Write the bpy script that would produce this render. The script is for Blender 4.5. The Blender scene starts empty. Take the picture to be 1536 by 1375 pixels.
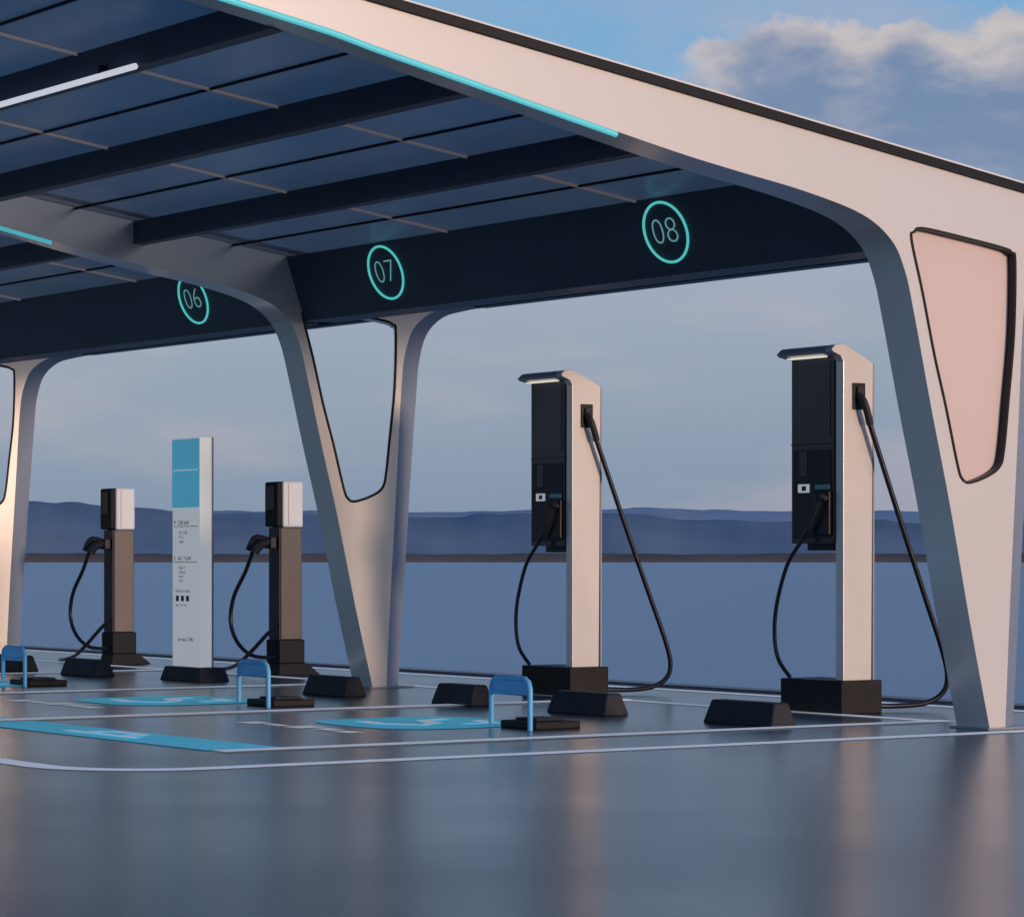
import bpy, math, random
from mathutils import Vector, Matrix
from mathutils.geometry import tessellate_polygon
random.seed(4)
S=bpy.context.scene
COL=S.collection
# ---------------------------------------------------------------- materials
def lin(c):
    return tuple(((v/255)/12.92 if v/255<=.04045 else (((v/255)+.055)/1.055)**2.4) for v in c)+(1,)
def mat(name,base,rough=.5,metal=0,spec=.5,emit=None,estr=0,noise=0,nscale=6,bump=0,bscale=40,rvar=0,coat=0,stretch=None):
    m=bpy.data.materials.new(name);m.use_nodes=True
    nt=m.node_tree;b=nt.nodes['Principled BSDF']
    if len(base)==3: base=tuple(base)+(1,)
    b.inputs['Base Color'].default_value=base
    b.inputs['Roughness'].default_value=rough
    b.inputs['Metallic'].default_value=metal
    b.inputs['Specular IOR Level'].default_value=spec
    b.inputs['Coat Weight'].default_value=coat
    b.inputs['Coat Roughness'].default_value=.12
    if emit:
        b.inputs['Emission Color'].default_value=tuple(emit)+(1,) if len(emit)==3 else emit
        b.inputs['Emission Strength'].default_value=estr
    if noise or rvar or bump:
        tc=nt.nodes.new('ShaderNodeTexCoord');mp=nt.nodes.new('ShaderNodeMapping')
        nt.links.new(tc.outputs['Object'],mp.inputs[0])
        if stretch: mp.inputs['Scale'].default_value=stretch
        n=nt.nodes.new('ShaderNodeTexNoise');n.inputs['Scale'].default_value=nscale;n.inputs['Detail'].default_value=6
        nt.links.new(mp.outputs[0],n.inputs['Vector'])
        if noise:
            r=nt.nodes.new('ShaderNodeMapRange');r.inputs[1].default_value=.3;r.inputs[2].default_value=.7
            r.inputs[3].default_value=1-noise;r.inputs[4].default_value=1+noise
            nt.links.new(n.outputs[0],r.inputs[0])
            v=nt.nodes.new('ShaderNodeVectorMath');v.operation='SCALE';v.inputs[0].default_value=base[:3]
            nt.links.new(r.outputs[0],v.inputs['Scale']);nt.links.new(v.outputs[0],b.inputs['Base Color'])
        if rvar:
            r=nt.nodes.new('ShaderNodeMapRange');r.inputs[1].default_value=.3;r.inputs[2].default_value=.7
            r.inputs[3].default_value=max(.02,rough-rvar);r.inputs[4].default_value=rough+rvar
            nt.links.new(n.outputs[0],r.inputs[0]);nt.links.new(r.outputs[0],b.inputs['Roughness'])
        if bump:
            n2=nt.nodes.new('ShaderNodeTexNoise');n2.inputs['Scale'].default_value=bscale;n2.inputs['Detail'].default_value=4
            nt.links.new(mp.outputs[0],n2.inputs['Vector'])
            bp=nt.nodes.new('ShaderNodeBump');bp.inputs['Strength'].default_value=bump;bp.inputs['Distance'].default_value=.01
            nt.links.new(n2.outputs[0],bp.inputs['Height']);nt.links.new(bp.outputs[0],b.inputs['Normal'])
    return m
M={}
M['cream']=mat('cream_painted_steel',(.74,.71,.68),.27,noise=.015,nscale=.8,metal=.25,coat=.2)
M['chamfer']=mat('shade_grey_edge',(.24,.29,.37),.35,noise=.03,nscale=1.2)  # shade put into the colour: grey keeps this sunlit edge dark
M['panel']=mat('peach_panel',(.72,.60,.57),.3,noise=.02,nscale=1.5,coat=.2)
M['black']=mat('black_trim',(.008,.009,.012),.4,spec=.3)
M['navy']=mat('navy_beam_paint',(.034,.057,.086),.45,noise=.1,nscale=.8,spec=.4)
M['rooftop']=mat('roof_edge_dark',(.010,.012,.018),.5,spec=.2)
M['white']=mat('white_paint_metal',(.78,.78,.77),.35,noise=.03)
M['dcab']=mat('charger_dark_glass',(.012,.017,.028),.22,spec=.4)
M['dcab2']=mat('charger_dark_matte',(.017,.022,.036),.5,spec=.3)
M['cable']=mat('cable_rubber',(.005,.009,.019),.40,spec=.4)
M['base']=mat('dark_concrete_base',(.012,.012,.013),.6,noise=.25,nscale=9,bump=.3,spec=.25)
M['stop']=mat('wheel_stop_rubber',(.020,.024,.032),.65,noise=.2,nscale=12,bump=.4,spec=.3)
M['boot']=mat('bollard_boot_rubber',(.006,.009,.015),.6,spec=.2)
M['blue']=mat('blue_enamel',(.12,.47,.84),.4)
M['signblue']=mat('sign_blue',(.08,.42,.60),.35,noise=.03,emit=(.08,.42,.60),estr=.42)
M['signwhite']=mat('sign_white',(.80,.82,.82),.4,emit=(.8,.83,.82),estr=.30)
M['ink']=mat('sign_ink',(.08,.08,.09),.6)
M['column']=mat('bollard_brown_metal',(.058,.052,.058),.4,metal=.2,noise=.1)
M['grey']=mat('grey_plastic',(.30,.32,.36),.4)
M['teal']=mat('teal_led_sign',(.05,.3,.3),.4,emit=lin((95,214,212)),estr=.70)
M['digit']=mat('digit_led',(.05,.2,.2),.4,emit=lin((120,180,190)),estr=.55)
M['led']=mat('cyan_led_strip',(.1,.4,.42),.4,emit=lin((78,184,198)),estr=.72)
M['tube']=mat('white_tube_lamp',(.7,.7,.7),.4,emit=(.85,.88,1),estr=.6)
M['glow']=mat('warm_led',(.7,.7,.7),.4,emit=(1,.86,.7),estr=.75)
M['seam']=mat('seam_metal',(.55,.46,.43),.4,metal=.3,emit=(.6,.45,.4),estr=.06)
M['line']=mat('white_marking_added_glow',(.88,.90,.92),.8,noise=.10,nscale=9,spec=.2,emit=(.8,.88,1),estr=.16)  # plain marking paint; glow added to lift its brightness, no lamp in it
M['bluepaint']=mat('blue_marking_added_glow',(.12,.60,.80),.8,noise=.08,nscale=5,spec=.15,emit=(.12,.6,.8),estr=.20)  # ground paint brightened by an added glow, not lit from within
M['greentag']=mat('teal_label',(.1,.4,.4),.4)
M['kerb']=mat('quay_kerb',(.14,.155,.18),.5,noise=.1)
M['ground']=mat('wet_asphalt',(.055,.076,.100),.23,spec=.47,noise=.07,nscale=.5,rvar=.03,bump=.05,bscale=220)
def water_mat():
    m=bpy.data.materials.new('calm_lake_water');m.use_nodes=True;nt=m.node_tree;b=nt.nodes['Principled BSDF']
    b.inputs['Base Color'].default_value=(.13,.22,.32,1);b.inputs['Roughness'].default_value=.35;b.inputs['IOR'].default_value=1.33
    tc=nt.nodes.new('ShaderNodeTexCoord');n=nt.nodes.new('ShaderNodeTexNoise');n.inputs['Scale'].default_value=1.6;n.inputs['Detail'].default_value=3
    nt.links.new(tc.outputs['Object'],n.inputs['Vector'])
    bp=nt.nodes.new('ShaderNodeBump');bp.inputs['Strength'].default_value=.3;bp.inputs['Distance'].default_value=.08
    nt.links.new(n.outputs[0],bp.inputs['Height']);nt.links.new(bp.outputs[0],b.inputs['Normal'])
    return m
M['water']=water_mat()
def glass_mat():
    m=bpy.data.materials.new('solar_glass_panel');m.use_nodes=True;nt=m.node_tree;b=nt.nodes['Principled BSDF']
    out=nt.nodes['Material Output']
    b.inputs['Roughness'].default_value=.28
    b.inputs['Specular IOR Level'].default_value=.5
    tc=nt.nodes.new('ShaderNodeTexCoord');n=nt.nodes.new('ShaderNodeTexNoise');n.inputs['Scale'].default_value=.5;n.inputs['Detail'].default_value=4
    nt.links.new(tc.outputs['Object'],n.inputs['Vector'])
    r=nt.nodes.new('ShaderNodeValToRGB');r.color_ramp.elements[0].position=.35;r.color_ramp.elements[0].color=(.13,.23,.36,1)
    r.color_ramp.elements[1].position=.68;r.color_ramp.elements[1].color=(.44,.41,.44,1)
    nt.links.new(n.outputs[0],r.inputs[0]);nt.links.new(r.outputs[0],b.inputs['Base Color'])
    t=nt.nodes.new('ShaderNodeBsdfTransparent');t.inputs[0].default_value=(.54,.66,.80,1)
    mx=nt.nodes.new('ShaderNodeMixShader');mx.inputs[0].default_value=.40
    nt.links.new(b.outputs[0],mx.inputs[1]);nt.links.new(t.outputs[0],mx.inputs[2]);nt.links.new(mx.outputs[0],out.inputs[0])
    return m
M['glass']=glass_mat()
# ---------------------------------------------------------------- helpers
def empty(name,loc=(0,0,0),rz=0):
    e=bpy.data.objects.new(name,None);e.location=loc;e.rotation_euler=(0,0,rz);e.empty_display_size=.2;COL.objects.link(e);return e
def mesh(name,verts,faces,mt,parent=None,smooth=False,bevel=0):
    me=bpy.data.meshes.new(name);me.from_pydata([tuple(v) for v in verts],[],faces);me.update()
    o=bpy.data.objects.new(name,me);COL.objects.link(o)
    if mt: me.materials.append(M[mt] if isinstance(mt,str) else mt)
    if parent: o.parent=parent
    if smooth:
        for p in me.polygons:p.use_smooth=True
    if bevel:
        b=o.modifiers.new('bevel','BEVEL');b.width=bevel;b.segments=3;b.limit_method='ANGLE'
    return o
def box(name,x0,x1,y0,y1,z0,z1,mt,parent=None,bevel=0,taper=0,tapy=None):
    t=taper;ty=t if tapy is None else tapy
    v=[(x0,y0,z0),(x1,y0,z0),(x1,y1,z0),(x0,y1,z0),(x0+t,y0+ty,z1),(x1-t,y0+ty,z1),(x1-t,y1-ty,z1),(x0+t,y1-ty,z1)]
    return mesh(name,v,[(3,2,1,0),(4,5,6,7),(0,1,5,4),(1,2,6,5),(2,3,7,6),(3,0,4,7)],mt,parent,bevel=bevel)
def prism(name,prof,y0,y1,mt,parent=None,bevel=0):
    n=len(prof);v=[(x,y0,z) for x,z in prof]+[(x,y1,z) for x,z in prof]
    f=[tuple(range(n)),tuple(range(2*n-1,n-1,-1))]+[(i,i+n,(i+1)%n+n,(i+1)%n) for i in range(n)]
    return mesh(name,v,f,mt,parent,bevel=bevel)
def tube(name,pts,r,mt,parent=None,cyc=False,smooth=True,res=6):
    cu=bpy.data.curves.new(name,'CURVE');cu.dimensions='3D';cu.bevel_depth=r;cu.bevel_resolution=res;cu.use_fill_caps=True
    P=cat3(pts) if smooth else pts
    s=cu.splines.new('POLY');s.points.add(len(P)-1)
    for p,q in zip(s.points,P):p.co=(q[0],q[1],q[2],1)
    s.use_cyclic_u=cyc
    cu.materials.append(M[mt]);o=bpy.data.objects.new(name,cu);COL.objects.link(o)
    bpy.context.view_layer.update()
    me=bpy.data.meshes.new_from_object(o);bpy.data.objects.remove(o)
    o=bpy.data.objects.new(name,me);COL.objects.link(o)
    for p in me.polygons:p.use_smooth=True
    if parent:o.parent=parent
    return o
def cat3(P,n=8,closed=False):
    P=[Vector(p) for p in P];out=[];N=len(P)
    rng=range(N) if closed else range(N-1)
    for i in rng:
        if closed:a,b,c,d=P[(i-1)%N],P[i],P[(i+1)%N],P[(i+2)%N]
        else:a,b,c,d=P[max(i-1,0)],P[i],P[i+1],P[min(i+2,N-1)]
        for k in range(n):
            t=k/n
            out.append(.5*((2*b)+(c-a)*t+(2*a-5*b+4*c-d)*t*t+(3*b-a-3*c+d)*t**3))
    if not closed:out.append(P[-1])
    return out
def text(name,body,size,mt,parent,matrix,off=0,ext=.001,align='CENTER',shear=0):
    cu=bpy.data.curves.new(name,'FONT');cu.body=body;cu.size=size;cu.align_x=align;cu.align_y='CENTER';cu.offset=off;cu.extrude=ext
    o=bpy.data.objects.new(name,cu);COL.objects.link(o);bpy.context.view_layer.update()
    me=bpy.data.meshes.new_from_object(o);bpy.data.objects.remove(o);me.transform(matrix);me.materials.clear();me.materials.append(M[mt])
    o=bpy.data.objects.new(name,me);COL.objects.link(o);o.parent=parent;return o
def tess(loops,y,flip=False):
    V=[Vector((p[0],y,p[1])) for l in loops for p in l]
    tri=tessellate_polygon([[Vector((p[0],p[1],0)) for p in l] for l in loops])
    F=[]
    for a,b,c in tri:
        n=(V[b]-V[a]).cross(V[c]-V[a])
        want=1 if flip else -1
        F.append((a,b,c) if n.y*want>0 else (a,c,b))
    return V,F
# ---------------------------------------------------------------- canopy
DR=-.020
def drift(o):
    for v in o.data.vertices: v.co.x+=DR*v.co.y
def ztop(x): return 3.12-.144*(x-.37)
canopy=empty('charging_station_canopy')
inner=[(.10,0),(-.06,.64),(-.21,1.29),(-.355,1.85),(-.48,2.36),(-.555,2.62),(-.66,2.79),(-.88,2.92),(-1.3,3.02),(-1.8,3.10),(-2.36,3.20),(-3.93,3.52),(-4.75,3.68),(-8,4.2)]
outf=[(1.05,2.965),(.82,2.935),(.63,2.88),(.48,2.77),(.40,2.60),(.36,2.35),(.32,1.7),(.26,.75),(.22,0)]
outb=[(1.17,2.95),(1.02,2.92),(.82,2.86),(.67,2.72),(.60,2.50),(.575,2.25),(.53,1.7),(.46,.75),(.41,0)]
hole=[(-.515,2.80),(-.49,2.85),(-.42,2.875),(-.1,2.84),(.2,2.80),(.275,2.775),(.305,2.72),(.295,2.3),(.25,1.9),(.215,1.62),(.18,1.52),(.08,1.46),(-.06,1.42),(-.12,1.44),(-.16,1.52),(-.25,1.85),(-.34,2.15),(-.43,2.5)]
def c2(P,n=6,closed=False): return [(v.x,v.y) for v in cat3([(a,b,0) for a,b in P],n,closed)]
def cl(v,a=0,b=1): return max(a,min(b,v))
IN=c2(inner);OF=c2(outf);OB=c2(outb);HO=c2(hole,5,True)
# the reveal of the opening is splayed, so its rear outline is wider on the outer side
HB=[(x+.155*cl((x+.12+(z-1.42)*.02)/.25)*cl((z-1.30)/.3),z-.035*cl((1.9-z)/.4)) for x,z in HO]
TH=.27
def ribbon(A,B,yA,yB,faces,verts,flip=False,closed=False):
    o=len(verts);n=len(A)
    verts+=[(a[0],yA,a[1]) for a in A]+[(b[0],yB,b[1]) for b in B]
    for i in range(n if closed else n-1):
        j=(i+1)%n;q=(o+i,o+j,o+n+j,o+n+i)
        faces.append(q[::-1] if flip else q)
def make_frame(y,k):
    tipz=ztop(-8)
    front=IN+[(-8,tipz),(1.10,ztop(1.10))]+OF
    back=IN+[(-8,tipz),(1.20,ztop(1.2))]+OB
    V,F=tess([front,HO],y);V=[tuple(v) for v in V]
    V2,F2=tess([back,HB],y+TH,True);o=len(V);V+=[tuple(v) for v in V2];F+=[tuple(i+o for i in f) for f in F2]
    flat=len(F)
    ribbon(IN,IN,y,y+TH,F,V)
    c0=len(F)
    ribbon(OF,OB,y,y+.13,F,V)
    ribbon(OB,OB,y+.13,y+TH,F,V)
    c1=len(F)
    ribbon([(-8,4.2),(-8,tipz),(1.1,ztop(1.1)),(1.05,2.965)],[(-8,4.2),(-8,tipz),(1.1,ztop(1.1)),(1.05,2.965)],y,y+TH,F,V)
    c2_=len(F)
    if k:ribbon(HO,HB,y,y+TH,F,V,closed=True)
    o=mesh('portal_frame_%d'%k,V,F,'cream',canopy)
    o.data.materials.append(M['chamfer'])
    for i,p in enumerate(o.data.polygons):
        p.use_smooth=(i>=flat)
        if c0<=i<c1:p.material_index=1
    drift(o)
    if k==0:
        V=[];F=[];HI=[]
        for i,(a,b) in enumerate(HO):
            q=HO[(i+1)%len(HO)];p=HO[i-1];t=Vector((q[0]-p[0],q[1]-p[1])).normalized();nn=Vector((t.y,-t.x))
            HI.append((a+nn.x*.014,b+nn.y*.014))
        ribbon(HO,HI,y-.006,y-.006,F,V,closed=True);ribbon(HI,HI,y-.006,y+.075,F,V,closed=True)
        o=mesh('opening_rim_%d'%k,V,F,'black',canopy);drift(o)
        V,F=tess([HI],y+.05);o=mesh('infill_panel',V,F,'panel',canopy);drift(o)
    else:
        o=tube('opening_gasket_%d'%k,[(a,y,b) for a,b in HO],.010,'black',canopy,cyc=True,smooth=False);drift(o)
    pts=[(x,y+.012,z-.014) for x,z in IN if x<=-2.36]
    o=tube('led_strip_%d'%k,pts,.015,'led',canopy,smooth=False);drift(o)
    box('foot_plate_%d'%k,.06+DR*y,.46+DR*y,y-.03,y+TH+.03,.001,.012,'grey',canopy)
SP=6.6;NB=4
for k in range(NB+1): make_frame(k*SP,k)
YE=NB*SP+TH
def beam(name,xs,zs,y0,y1,mt='navy'):
    o=prism(name,list(zip(xs,zs)),y0,y1,mt,canopy);drift(o)
PX=[-1.93,-3.24,-4.52,-6.1,-7.3]
PD=.195
for k in range(NB):
    y0=k*SP+TH;y1=(k+1)*SP
    beam('number_beam_%d'%k,[-.50,-.22,-.22,-.66],[2.765,2.765,ztop(-.22)-.03,ztop(-.66)-.03],y0,y1)
    for i,x in enumerate(PX):
        beam('purlin_%d_%d'%(k,i),[x,x+.10,x+.10,x],[ztop(x)-PD,ztop(x)-PD,ztop(x+.1)-.03,ztop(x)-.03],y0,y1)
    beam('rear_edge_beam_%d'%k,[1.02,1.14,1.14,1.02],[ztop(1)-.09,ztop(1)-.09,ztop(1.14)-.03,ztop(1.02)-.03],y0,y1)
    XS=[-.66]+PX
    for i in range(len(XS)-1):
        for fr in (.36,):
            x=XS[i]*(1-fr)+XS[i+1]*fr
            beam('glazing_bar_%d_%d'%(k,i),[x,x+.016,x+.016,x],[ztop(x)-.045]*2+[ztop(x+.016)-.03,ztop(x)-.03],y0,y1,'rooftop')
    for s in (1,2):
        yy=y0+(y1-y0)*s/3-.05
        for i in range(len(XS)-1):
            xa,xb=XS[i]-.01,XS[i+1]+.11
            o=mesh('seam_%d_%d_%d'%(k,s,i),[(xa,yy,ztop(xa)-.047),(xb,yy,ztop(xb)-.047),(xb,yy+.016,ztop(xb)-.047),(xa,yy+.016,ztop(xa)-.047),
                (xa,yy,ztop(xa)-.031),(xb,yy,ztop(xb)-.031),(xb,yy+.016,ztop(xb)-.031),(xa,yy+.016,ztop(xa)-.031)],
                [(0,1,2,3),(4,7,6,5),(0,4,5,1),(1,5,6,2),(2,6,7,3),(3,7,4,0)],'seam',canopy);drift(o)
def slab(name,x0,x1,y0,y1,d0,d1,mt):
    o=prism(name,[(x0,ztop(x0)+d0),(x1,ztop(x1)+d0),(x1,ztop(x1)+d1),(x0,ztop(x0)+d1)],y0,y1,mt,canopy);drift(o)
for k in range(NB):
    slab('solar_roof_panel_%d'%k,-8,1.16,k*SP+TH+.002,(k+1)*SP-.002,-.03,-.004,'glass')
slab('roof_edge_trim',-8.02,1.24,-.03,.02,.003,.045,'rooftop')
slab('roof_edge_drip',-8.02,1.26,-.035,.03,.047,.057,'white')
for k in range(1,NB+1): slab('frame_cap_%d'%k,-8.02,1.2,k*SP-.02,k*SP+TH+.02,.003,.03,'rooftop')
slab('rear_gutter',1.18,1.26,.0,YE,-.03,.05,'white')
o=tube('tube_lamp',[(-4.55,1.62,3.622),(-4.55,6.45,3.622)],.017,'tube',canopy,smooth=False);drift(o)
o=tube('tube_lamp_far',[(-4.55,8.3,3.622),(-4.55,13.0,3.622)],.017,'tube',canopy,smooth=False);drift(o)
for yy in(2.0,4.0,6.1,8.6,10.6,12.7):
    o=box('tube_bracket',-4.56,-4.521,yy,yy+.03,3.635,3.68,'rooftop',canopy);drift(o)
def number_sign(txt,y,z=3.025):
    zt=ztop(-.66)-.03
    def fx(zz): return -.50+(zz-2.765)/(zt-2.765)*(-.16)-.006
    e=empty('bay_number_sign')
    pts=[]
    for i in range(48):
        a=i/48*2*math.pi;zz=z+.182*math.sin(a);yy=y+.208*math.cos(a)
        pts.append((fx(zz)+DR*yy,yy,zz))
    tube('ring',pts,.0085,'teal',e,cyc=True,smooth=False)
    up=Vector((-.16,0,zt-2.765)).normalized();xr=Vector((DR*-1,-1,0)).normalized();nn=xr.cross(up)
    m=Matrix(((xr.x*1.12,up.x,nn.x,fx(z)+DR*y-.004),(xr.y*1.12,up.y,nn.y,y),(xr.z,up.z,nn.z,z),(0,0,0,1)))
    text('digits',txt,.24,'digit',e,m,off=-.006)
number_sign('08',2.13);number_sign('07',5.34);number_sign('06',8.13,3.03);number_sign('05',12.3,3.03)
# ---------------------------------------------------------------- fast chargers
M['cream2']=mat('charger_cream_paint',(.70,.67,.64),.3,noise=.03,coat=.7,metal=.15)
M['visor']=mat('visor_grey_metal',(.30,.34,.40),.35,metal=.2)
def fast_charger(X,Y,s=1):
    e=empty('ev_fast_charger',(X,Y,0));e.scale=(1,1,s)
    box('plinth',-.04,.30,-.03,.58,0,.215,'base',e,bevel=.008)
    prof=[(0,.215),(.235,.215),(.25,2.26),(.0,2.375),(-.065,2.365),(-.095,2.338),(-.085,2.32),(-.02,2.295),(0,2.26)]
    prism('side_panel',prof,0,.075,'cream2',e,bevel=.004)
    box('back_edge_strip',.252,.265,.005,.07,.215,2.26,'grey',e)
    box('cabinet',-.012,.22,.078,.50,1.095,2.295,'dcab',e,bevel=.006)
    box('cabinet_back_shell',.10,.24,.10,.48,1.05,2.262,'dcab2',e,bevel=.01)
    prism('visor',[(-.02,2.297),(.24,2.275),(.0,2.373),(-.065,2.363),(-.105,2.328),(-.09,2.312)],.077,.54,'visor',e,bevel=.003)
    box('visor_light',-.078,-.03,.12,.47,2.292,2.299,'glow',e)
    box('screen',-.016,-.0125,.11,.47,1.78,2.27,'dcab',e)
    box('panel_seam',-.0155,-.0125,.08,.50,1.735,1.742,'dcab2',e)
    box('lower_bezel',-.018,-.0125,.10,.48,1.13,1.70,'dcab2',e,bevel=.002)
    box('display',-.022,-.018,.33,.41,1.53,1.69,'dcab',e)
    box('card_reader',-.024,-.0185,.31,.42,1.425,1.48,'signwhite',e)
    box('card_reader_window',-.026,-.0242,.34,.38,1.437,1.468,'black',e)
    box('holster_label',-.024,-.0185,.11,.25,1.445,1.475,'greentag',e)
    box('holster',-.040,-.0185,.095,.265,1.15,1.43,'black',e,bevel=.006)
    tube('gun_handle',[(-.05,.14,1.40),(-.07,.16,1.36),(-.075,.21,1.27),(-.07,.27,1.17)],.014,'dcab2',e)
    tube('gun_head',[(-.035,.12,1.375),(-.065,.14,1.395),(-.07,.165,1.385)],.024,'dcab2',e)
    tube('front_cable',[(-.07,.26,1.19),(-.08,.33,1.10),(-.10,.44,.95),(-.11,.53,.70),(-.10,.565,.50),(-.08,.55,.34),(-.03,.49,.22)],.0135,'cable',e)
    box('side_socket',.075,.175,-.012,0.001,1.955,2.125,'black',e,bevel=.003)
    box('side_socket_latch',.10,.15,-.03,-.0125,2.03,2.10,'dcab2',e,bevel=.004)
    tube('plug',[(.115,-.02,2.05),(.125,-.055,2.0),(.15,-.06,1.93),(.175,-.055,1.86)],.024,'dcab2',e)
    tube('side_cable',[(.17,-.055,1.87),(.27,-.06,1.62),(.45,-.07,1.17),(.63,-.07,.75),(.78,-.07,.40),(.835,-.06,.22),(.81,-.03,.11),(.70,.02,.05),(.50,.10,.035),(.31,.16,.045)],.0175,'cable',e)
    return e
fast_charger(.50,1.76,.992);fast_charger(.42,4.62,.985)
# ---------------------------------------------------------------- AC bollards
M['head']=mat('bollard_head_silver',(.62,.70,.80),.35)
def bollard(X,Y):
    e=empty('ev_charging_bollard',(X,Y,0));e.scale=(1.08,1.12,1)
    v=[(-.02,-.02,0),(.36,-.02,0),(.36,.22,0),(-.02,.22,0),(0,0,.10),(.25,0,.10),(.25,.20,.10),(0,.20,.10)]
    mesh('foot',v,[(3,2,1,0),(4,5,6,7),(0,1,5,4),(1,2,6,5),(2,3,7,6),(3,0,4,7)],'boot',e,bevel=.006)
    box('boot',-.005,.225,-.005,.20,.10,.30,'boot',e,bevel=.01)
    box('column',.02,.21,.012,.185,.30,1.25,'column',e,bevel=.008)
    box('column_front',.008,.0195,.02,.178,.30,1.25,'dcab2',e)
    box('head',.03,.215,0,.20,1.25,1.64,'head',e,bevel=.018)
    box('head_front',-.022,.0285,.004,.196,1.255,1.635,'boot',e,bevel=.016)
    box('head_side_groove',.075,.082,-.0015,-.0002,1.27,1.62,'grey',e)
    box('display_window',-.026,-.0225,.04,.16,1.40,1.60,'black',e,bevel=.001)
    box('holder',-.05,.007,.05,.15,1.07,1.17,'dcab2',e,bevel=.01)
    tube('gun_head',[(-.03,.10,1.13),(-.10,.14,1.10),(-.13,.17,1.04)],.042,'dcab2',e)
    tube('gun_handle',[(-.05,.12,1.15),(-.12,.17,1.16),(-.15,.22,1.06)],.026,'dcab2',e)
    tube('cable',[(-.12,.20,1.06),(-.13,.30,.88),(-.15,.45,.66),(-.15,.50,.45),(-.14,.42,.28),(-.10,.28,.17),(-.06,.10,.15),(-.02,0.03,.16)],.0165,'cable',e)
    tube('cable_tail',[(-.0,.04,.42),(-.06,.10,.34),(-.12,.26,.18),(-.12,.48,.07),(-.10,.75,.025),(.0,1.0,.02)],.0165,'cable',e)
    return e
bollard(.60,9.13);bollard(.55,12.15)
# ---------------------------------------------------------------- information totem
def totem(X,Y):
    e=empty('information_sign',(X,Y,0));e.scale=(1.1,1.17,1)
    box('plinth',-.08,.17,-.14,.45,0,.11,'stop',e,taper=.02,tapy=.04,bevel=.006)
    box('slab',0,.10,0,.40,.11,1.965,'signwhite',e,bevel=.004)
    box('edge',.101,.115,.0,.40,.11,1.965,'grey',e)
    box('blue_header',-.004,-.0005,.0,.40,1.40,1.955,'signblue',e)
    box('header_line',-.006,-.0045,.02,.38,1.70,1.708,'signwhite',e)
    m=lambda y,z:Matrix(((0,0,-1,-.003),(-1,0,0,y),(0,1,0,z),(0,0,0,1)))
    for z,w in((1.245,.34),(.955,.34)):
        box('rule',-.003,-.0005,.03,.03+w,z,z+.005,'ink',e)
    text('heading_1','P  220 kW',.05,'ink',e,m(.37,1.275),align='LEFT',off=-.001)
    text('text_1','DC 120\nCCS\nsolar',.036,'ink',e,m(.30,1.16),align='LEFT',off=-.001)
    text('heading_2','E  AC 7 kW',.05,'ink',e,m(.37,.985),align='LEFT',off=-.001)
    text('text_2','type 2\ncharge\nhere\n24 h',.036,'ink',e,m(.30,.86),align='LEFT',off=-.001)
    text('text_3','scan to start',.042,'ink',e,m(.35,.725),align='LEFT',off=-.001)
    for i in range(3):
        box('icon_%d'%i,-.003,-.0005,.305-.075*i,.345-.075*i,.64,.685,'ink',e)
    text('text_4','app  card  qr',.03,'ink',e,m(.35,.61),align='LEFT',off=-.001)
    text('text_5','service 24h',.05,'ink',e,m(.32,.33),align='LEFT',off=-.001)
    return e
totem(-.50,8.50)
# ---------------------------------------------------------------- wheel stops
def wheel_stop(X,Y,L=.66):
    v=[(-.10,-L/2,0),(.10,-L/2,0),(.10,L/2,0),(-.10,L/2,0),(-.055,-L/2+.03,.14),(.055,-L/2+.03,.14),(.055,L/2-.03,.14),(-.055,L/2-.03,.14)]
    o=mesh('wheel_stop',v,[(3,2,1,0),(4,5,6,7),(0,1,5,4),(1,2,6,5),(2,3,7,6),(3,0,4,7)],'stop',None,bevel=.012)
    o.location=(X,Y,0)
for X,Y,l in((-.70,1.22,.66),(-.80,2.74,.64),(-.82,4.16,.50),(-.84,5.82,.60),(-.74,10.05,.66),(-.80,11.4,.66),(-.8,13.2,.66),(-.8,14.6,.66)):wheel_stop(X,Y,l)
# ---------------------------------------------------------------- parking barriers
def barrier(X,Y):
    e=empty('folding_parking_barrier',(X,Y,0))
    box('base_plate',.04,.36,-.20,.17,0.0,.045,'base',e,bevel=.01)
    h=.295;w=.20
    def bar(p,q,n):
        tube(n,[p,q],.014,'blue',e,smooth=False)
    P=[(0,-w,.0),(0,-w,h-.06),(0,-w+.015,h-.02),(0,-w+.05,h),(0,w-.05,h),(0,w-.015,h-.02),(0,w,h-.06),(0,w,.02)]
    tube('hoop',P,.016,'blue',e,smooth=False)
    bar((0,-w,h-.085),(0,w,h-.085),'crossbar')
    box('hoop_plate',-.006,.006,-w+.01,w-.01,h-.08,h-.005,'blue',e)
    box('motor_box',.10,.30,-.12,.10,.046,.062,'stop',e,bevel=.006)
for X,Y in((-2.14,1.64),(-2.1,4.76),(-2.1,8.55)):barrier(X,Y)
# ---------------------------------------------------------------- setting
G=600
mesh('plaza_ground',[(-G,-G,0),(1.93,-G,0),(1.93,G,0),(-G,G,0)],[(0,1,2,3)],'ground')
box('quay_wall',1.935,2.15,-G,G,-1.6,.02,'kerb')
mesh('water',[(-9000,-9000,-1),(9000,-9000,-1),(9000,9000,-1),(-9000,9000,-1)],[(0,1,2,3)],'water')
V=[];F=[];MI=[]
def strip(P,w,z=.004,mi=0):
    P=[Vector((a,b)) for a,b in P];n=len(P);o=len(V)
    for i in range(n):
        d=(P[min(i+1,n-1)]-P[max(i-1,0)]).normalized();nr=Vector((-d.y,d.x))*w/2
        V.append((P[i].x+nr.x,P[i].y+nr.y,z));V.append((P[i].x-nr.x,P[i].y-nr.y,z))
    for i in range(n-1):
        a=o+2*i;F.append((a+1,a+3,a+2,a)[::1]);MI.append(mi)
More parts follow.
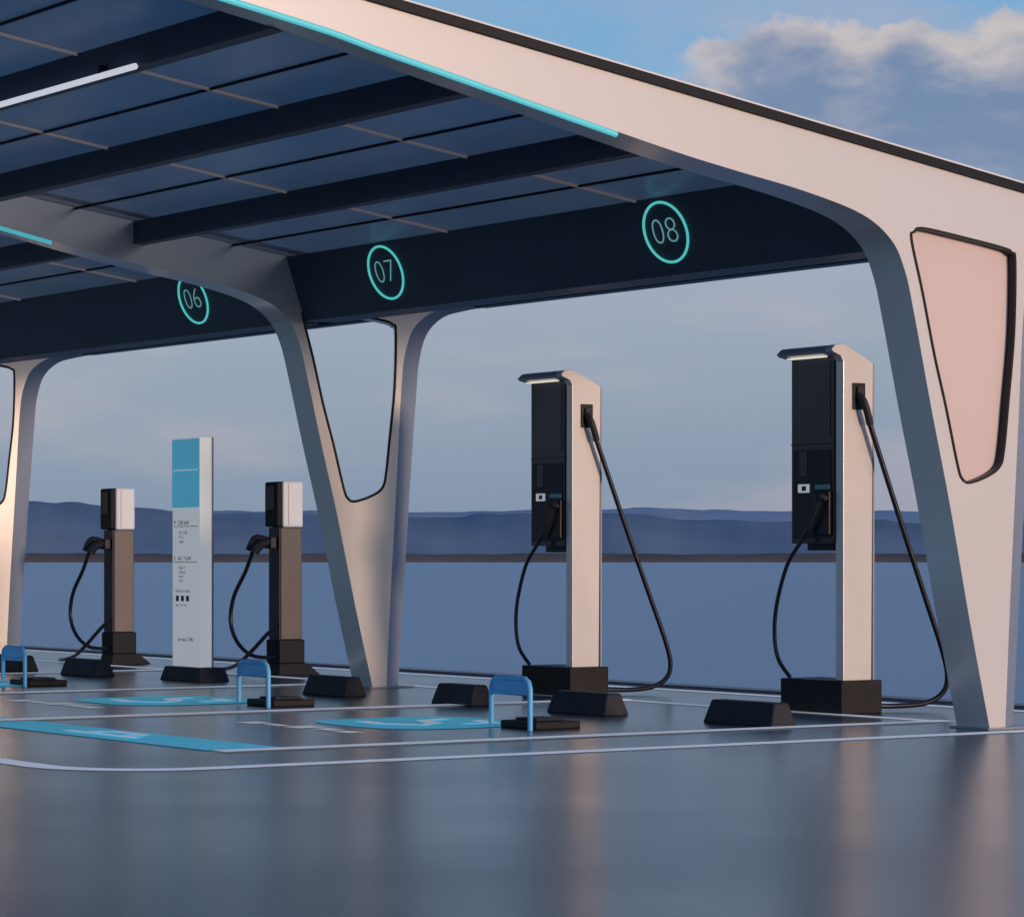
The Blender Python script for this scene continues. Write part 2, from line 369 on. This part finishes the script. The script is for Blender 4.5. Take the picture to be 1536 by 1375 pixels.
def rect(x0,x1,y0,y1,z,mi):
    o=len(V);V.extend([(x0,y0,z),(x1,y0,z),(x1,y1,z),(x0,y1,z)]);F.append((o,o+1,o+2,o+3));MI.append(mi)
arc=[(-5.74+.6-.6*math.cos(a),-.24+.6-.6*math.sin(a)) for a in [i/14*math.pi/2 for i in range(15)]]
strip([(-5.74,28)]+arc+[(1.58,-.24)],.15)
strip([(1.66,-.14),(1.66,28)],.12)
strip([(.42,.88),(.42,28)],.12)
for i in range(8):
    yy=.77+3.3*i
    strip([(-4.54,yy),(.48,yy)],.16 if i==0 else .21,.008)
    rect(-4.54,-4.10,yy+.13,yy+3.15,.0045,1)
    rect(-4.42,-4.36,yy+1.2,yy+2.1,.010,0);rect(-4.36,-4.26,yy+1.35,yy+1.45,.010,0);rect(-4.36,-4.26,yy+1.8,yy+1.9,.010,0);rect(-4.26,-4.2,yy+1.4,yy+1.85,.010,0)
    o=len(V);cx,cy=-2.25,yy+1.65;n=40
    for k in range(n):
        a=k/n*2*math.pi;c,s=math.cos(a),math.sin(a)
        V.append((cx+.55*math.copysign(abs(c)**.6,c),cy+.62*math.copysign(abs(s)**.6,s),.0045))
    F.append(tuple(range(o,o+n)));MI.append(1)
    strip([(cx-.25,cy+.3),(cx-.3,cy),(cx-.15,cy-.25),(cx+.02,cy-.1),(cx+.1,cy+.15),(cx+.3,cy+.2)],.10,.009)
    strip([(cx+.1,cy-.3),(cx+.32,cy-.3),(cx+.36,cy-.05)],.09,.009)
    for j in range(5):
        rect(-3.16+.03*(j%2),-3.05+.04*(j%3),yy+1.0+.28*j,yy+1.2+.28*j,.0045,0)
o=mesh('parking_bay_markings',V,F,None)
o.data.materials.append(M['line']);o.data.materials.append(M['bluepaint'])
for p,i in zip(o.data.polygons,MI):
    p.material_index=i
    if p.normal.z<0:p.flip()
fwd=Vector((.563,.8265));rgt=Vector((.8265,-.563));cam0=Vector((-11.81,-12.57))
def hills(name,D,hf,mt,depth,zb=-1.2,W=1.6,N=260,wob=12):
    V=[];F=[];R=6
    for i in range(N+1):
        a=-W+2*W*i/N
        h=hf(a)
        for j in range(R+1):
            t=j/R
            r=D+depth*t+wob*math.sin(a*90+j)*(1 if j else 0)
            p=cam0+fwd*(r*math.cos(a))+rgt*(r*math.sin(a))
            zz=zb+(h-zb)*math.sin(t*math.pi/2)**.8*(1+.04*math.sin(a*230+j*2.1)*(t if t<1 else 0))
            V.append((p.x,p.y,zz))
    for i in range(N):
        for j in range(R):
            a=i*(R+1)+j;F.append((a,a+R+1,a+R+2,a+1))
    return mesh(name,V,F,mt,smooth=True)
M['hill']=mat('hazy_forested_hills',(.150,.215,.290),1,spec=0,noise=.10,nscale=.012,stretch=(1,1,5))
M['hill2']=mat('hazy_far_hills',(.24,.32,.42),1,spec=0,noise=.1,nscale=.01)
M['shore']=mat('brown_shoreline',(.110,.100,.100),1,spec=0,noise=.2,nscale=.03)
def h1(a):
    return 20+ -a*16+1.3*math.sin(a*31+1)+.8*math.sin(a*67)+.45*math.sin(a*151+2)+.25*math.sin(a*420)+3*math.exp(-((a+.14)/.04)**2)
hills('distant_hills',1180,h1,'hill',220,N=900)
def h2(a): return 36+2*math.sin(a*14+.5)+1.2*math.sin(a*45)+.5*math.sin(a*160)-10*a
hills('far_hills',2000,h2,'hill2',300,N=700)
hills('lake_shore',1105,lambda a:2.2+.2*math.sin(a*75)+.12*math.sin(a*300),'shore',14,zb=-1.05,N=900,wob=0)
# ---------------------------------------------------------------- world
w=bpy.data.worlds.new("World");S.world=w;w.use_nodes=True;nt=w.node_tree;nt.nodes.clear()
N=nt.nodes.new;L=nt.links.new
SUN_DIR=Vector((.22,-1,.13)).normalized()
el=math.asin(SUN_DIR.z)
def math_(op,a,b=None,c=None,clamp=False):
    n=N('ShaderNodeMath');n.operation=op;n.use_clamp=clamp
    for i,v in enumerate((a,b,c)):
        if v is None:continue
        if isinstance(v,(int,float)):n.inputs[i].default_value=v
        else:L(v,n.inputs[i])
    return n.outputs[0]
def sstep(v,a,b):
    n=N('ShaderNodeMapRange');n.interpolation_type='SMOOTHSTEP';n.inputs[1].default_value=a;n.inputs[2].default_value=b
    n.inputs[3].default_value=0;n.inputs[4].default_value=1;L(v,n.inputs[0]);return n.outputs[0]
def mix(f,a,b):
    n=N('ShaderNodeMix');n.data_type='RGBA'
    if isinstance(f,float):n.inputs[0].default_value=f
    else:L(f,n.inputs[0])
    for i,v in((6,a),(7,b)):
        if isinstance(v,tuple):n.inputs[i].default_value=v
        else:L(v,n.inputs[i])
    return n.outputs[2]
sky=N('ShaderNodeTexSky');sky.sky_type='NISHITA';sky.sun_disc=False;sky.sun_elevation=el
sky.sun_rotation=math.atan2(SUN_DIR.x,SUN_DIR.y);sky.dust_density=1.0
bg1=N('ShaderNodeBackground');bg1.inputs[1].default_value=.02;L(sky.outputs[0],bg1.inputs[0])
tc=N('ShaderNodeTexCoord');sp=N('ShaderNodeSeparateXYZ');L(tc.outputs['Generated'],sp.inputs[0])
z=sp.outputs[2]
u=math_('ADD',math_('MULTIPLY',sp.outputs[0],.8265),math_('MULTIPLY',sp.outputs[1],-.563))
r=N('ShaderNodeValToRGB');cr=r.color_ramp
L(math_('MULTIPLY',z,2.5),r.inputs[0])
stops=[(0,(116,140,170)),(.03,(122,144,174)),(.065,(136,152,178)),(.095,(150,160,184)),(.125,(132,157,190)),(.16,(116,164,204)),(.19,(106,160,206)),(.40,(76,122,178))]
cr.elements[0].position=0;cr.elements[0].color=lin(stops[0][1]);cr.elements[1].position=1;cr.elements[1].color=lin(stops[-1][1])
for p,c in stops[1:-1]:
    e=cr.elements.new(p*2.5);e.color=lin(c)
def noise(scale,detail,rough=.55,stretch=(1,1,1),off=(0,0,0)):
    mp=N('ShaderNodeMapping');mp.inputs['Scale'].default_value=stretch;mp.inputs['Location'].default_value=off;L(tc.outputs['Generated'],mp.inputs[0])
    n=N('ShaderNodeTexNoise');n.inputs['Scale'].default_value=scale;n.inputs['Detail'].default_value=detail;n.inputs['Roughness'].default_value=rough
    L(mp.outputs[0],n.inputs['Vector']);return n.outputs[0]
n1=noise(34,9,.58,(1,1,1.3));n2=noise(22,6,.5,(1,1,2.2),(3,1,2));n3=noise(9,5,.5,(1,1,3.5),(7,2,1));n4=noise(26,4,.5,(1,1,2.4),(1,5,2))
base=mix(math_('MULTIPLY',sstep(n3,.40,.66),.46),r.outputs[0],lin((176,168,182)))
top=math_('ADD',math_('MULTIPLY',sstep(u,.035,.08),.016),.162)
d=math_('ADD',math_('SUBTRACT',top,z),math_('MULTIPLY',math_('SUBTRACT',n1,.5),.040))
mk=math_('MULTIPLY',sstep(d,0,.005),sstep(math_('ADD',z,math_('MULTIPLY',math_('SUBTRACT',n2,.5),.04)),.105,.138))
mk=math_('MULTIPLY',mk,sstep(math_('ADD',u,math_('MULTIPLY',math_('SUBTRACT',n2,.5),.08)),.036,.066))
lit=math_('SUBTRACT',1.0,sstep(math_('ADD',d,math_('MULTIPLY',math_('SUBTRACT',n2,.5),.07)),-.004,.022))
body=mix(sstep(n4,.40,.62),lin((100,122,162)),lin((136,142,168)))
cc=mix(lit,body,lin((204,190,186)))
fin=mix(math_('MULTIPLY',mk,.92),base,cc)
bg2=N('ShaderNodeBackground');bg2.inputs[1].default_value=.96;L(fin,bg2.inputs[0])
add=N('ShaderNodeAddShader');L(bg1.outputs[0],add.inputs[0]);L(bg2.outputs[0],add.inputs[1])
out=N('ShaderNodeOutputWorld');L(add.outputs[0],out.inputs[0])
sl=bpy.data.lights.new('sun','SUN');sl.energy=2.35;sl.angle=math.radians(9);sl.color=(1,.70,.52)
so=bpy.data.objects.new('sun',sl);COL.objects.link(so);so.rotation_euler=(-SUN_DIR).to_track_quat('-Z','Y').to_euler();so.location=(5,-30,12)
c=bpy.data.cameras.new('camera');c.sensor_width=36;c.lens=4430/1536*36;c.shift_y=147.5/1536;c.clip_end=20000;c.clip_start=.1
co=bpy.data.objects.new('camera',c);COL.objects.link(co);co.location=(-11.81,-12.57,1.0)
co.rotation_euler=(math.pi/2,0,-math.atan2(.563,.8265));S.camera=co
S.view_settings.view_transform='Standard';S.view_settings.look='None';S.view_settings.exposure=0
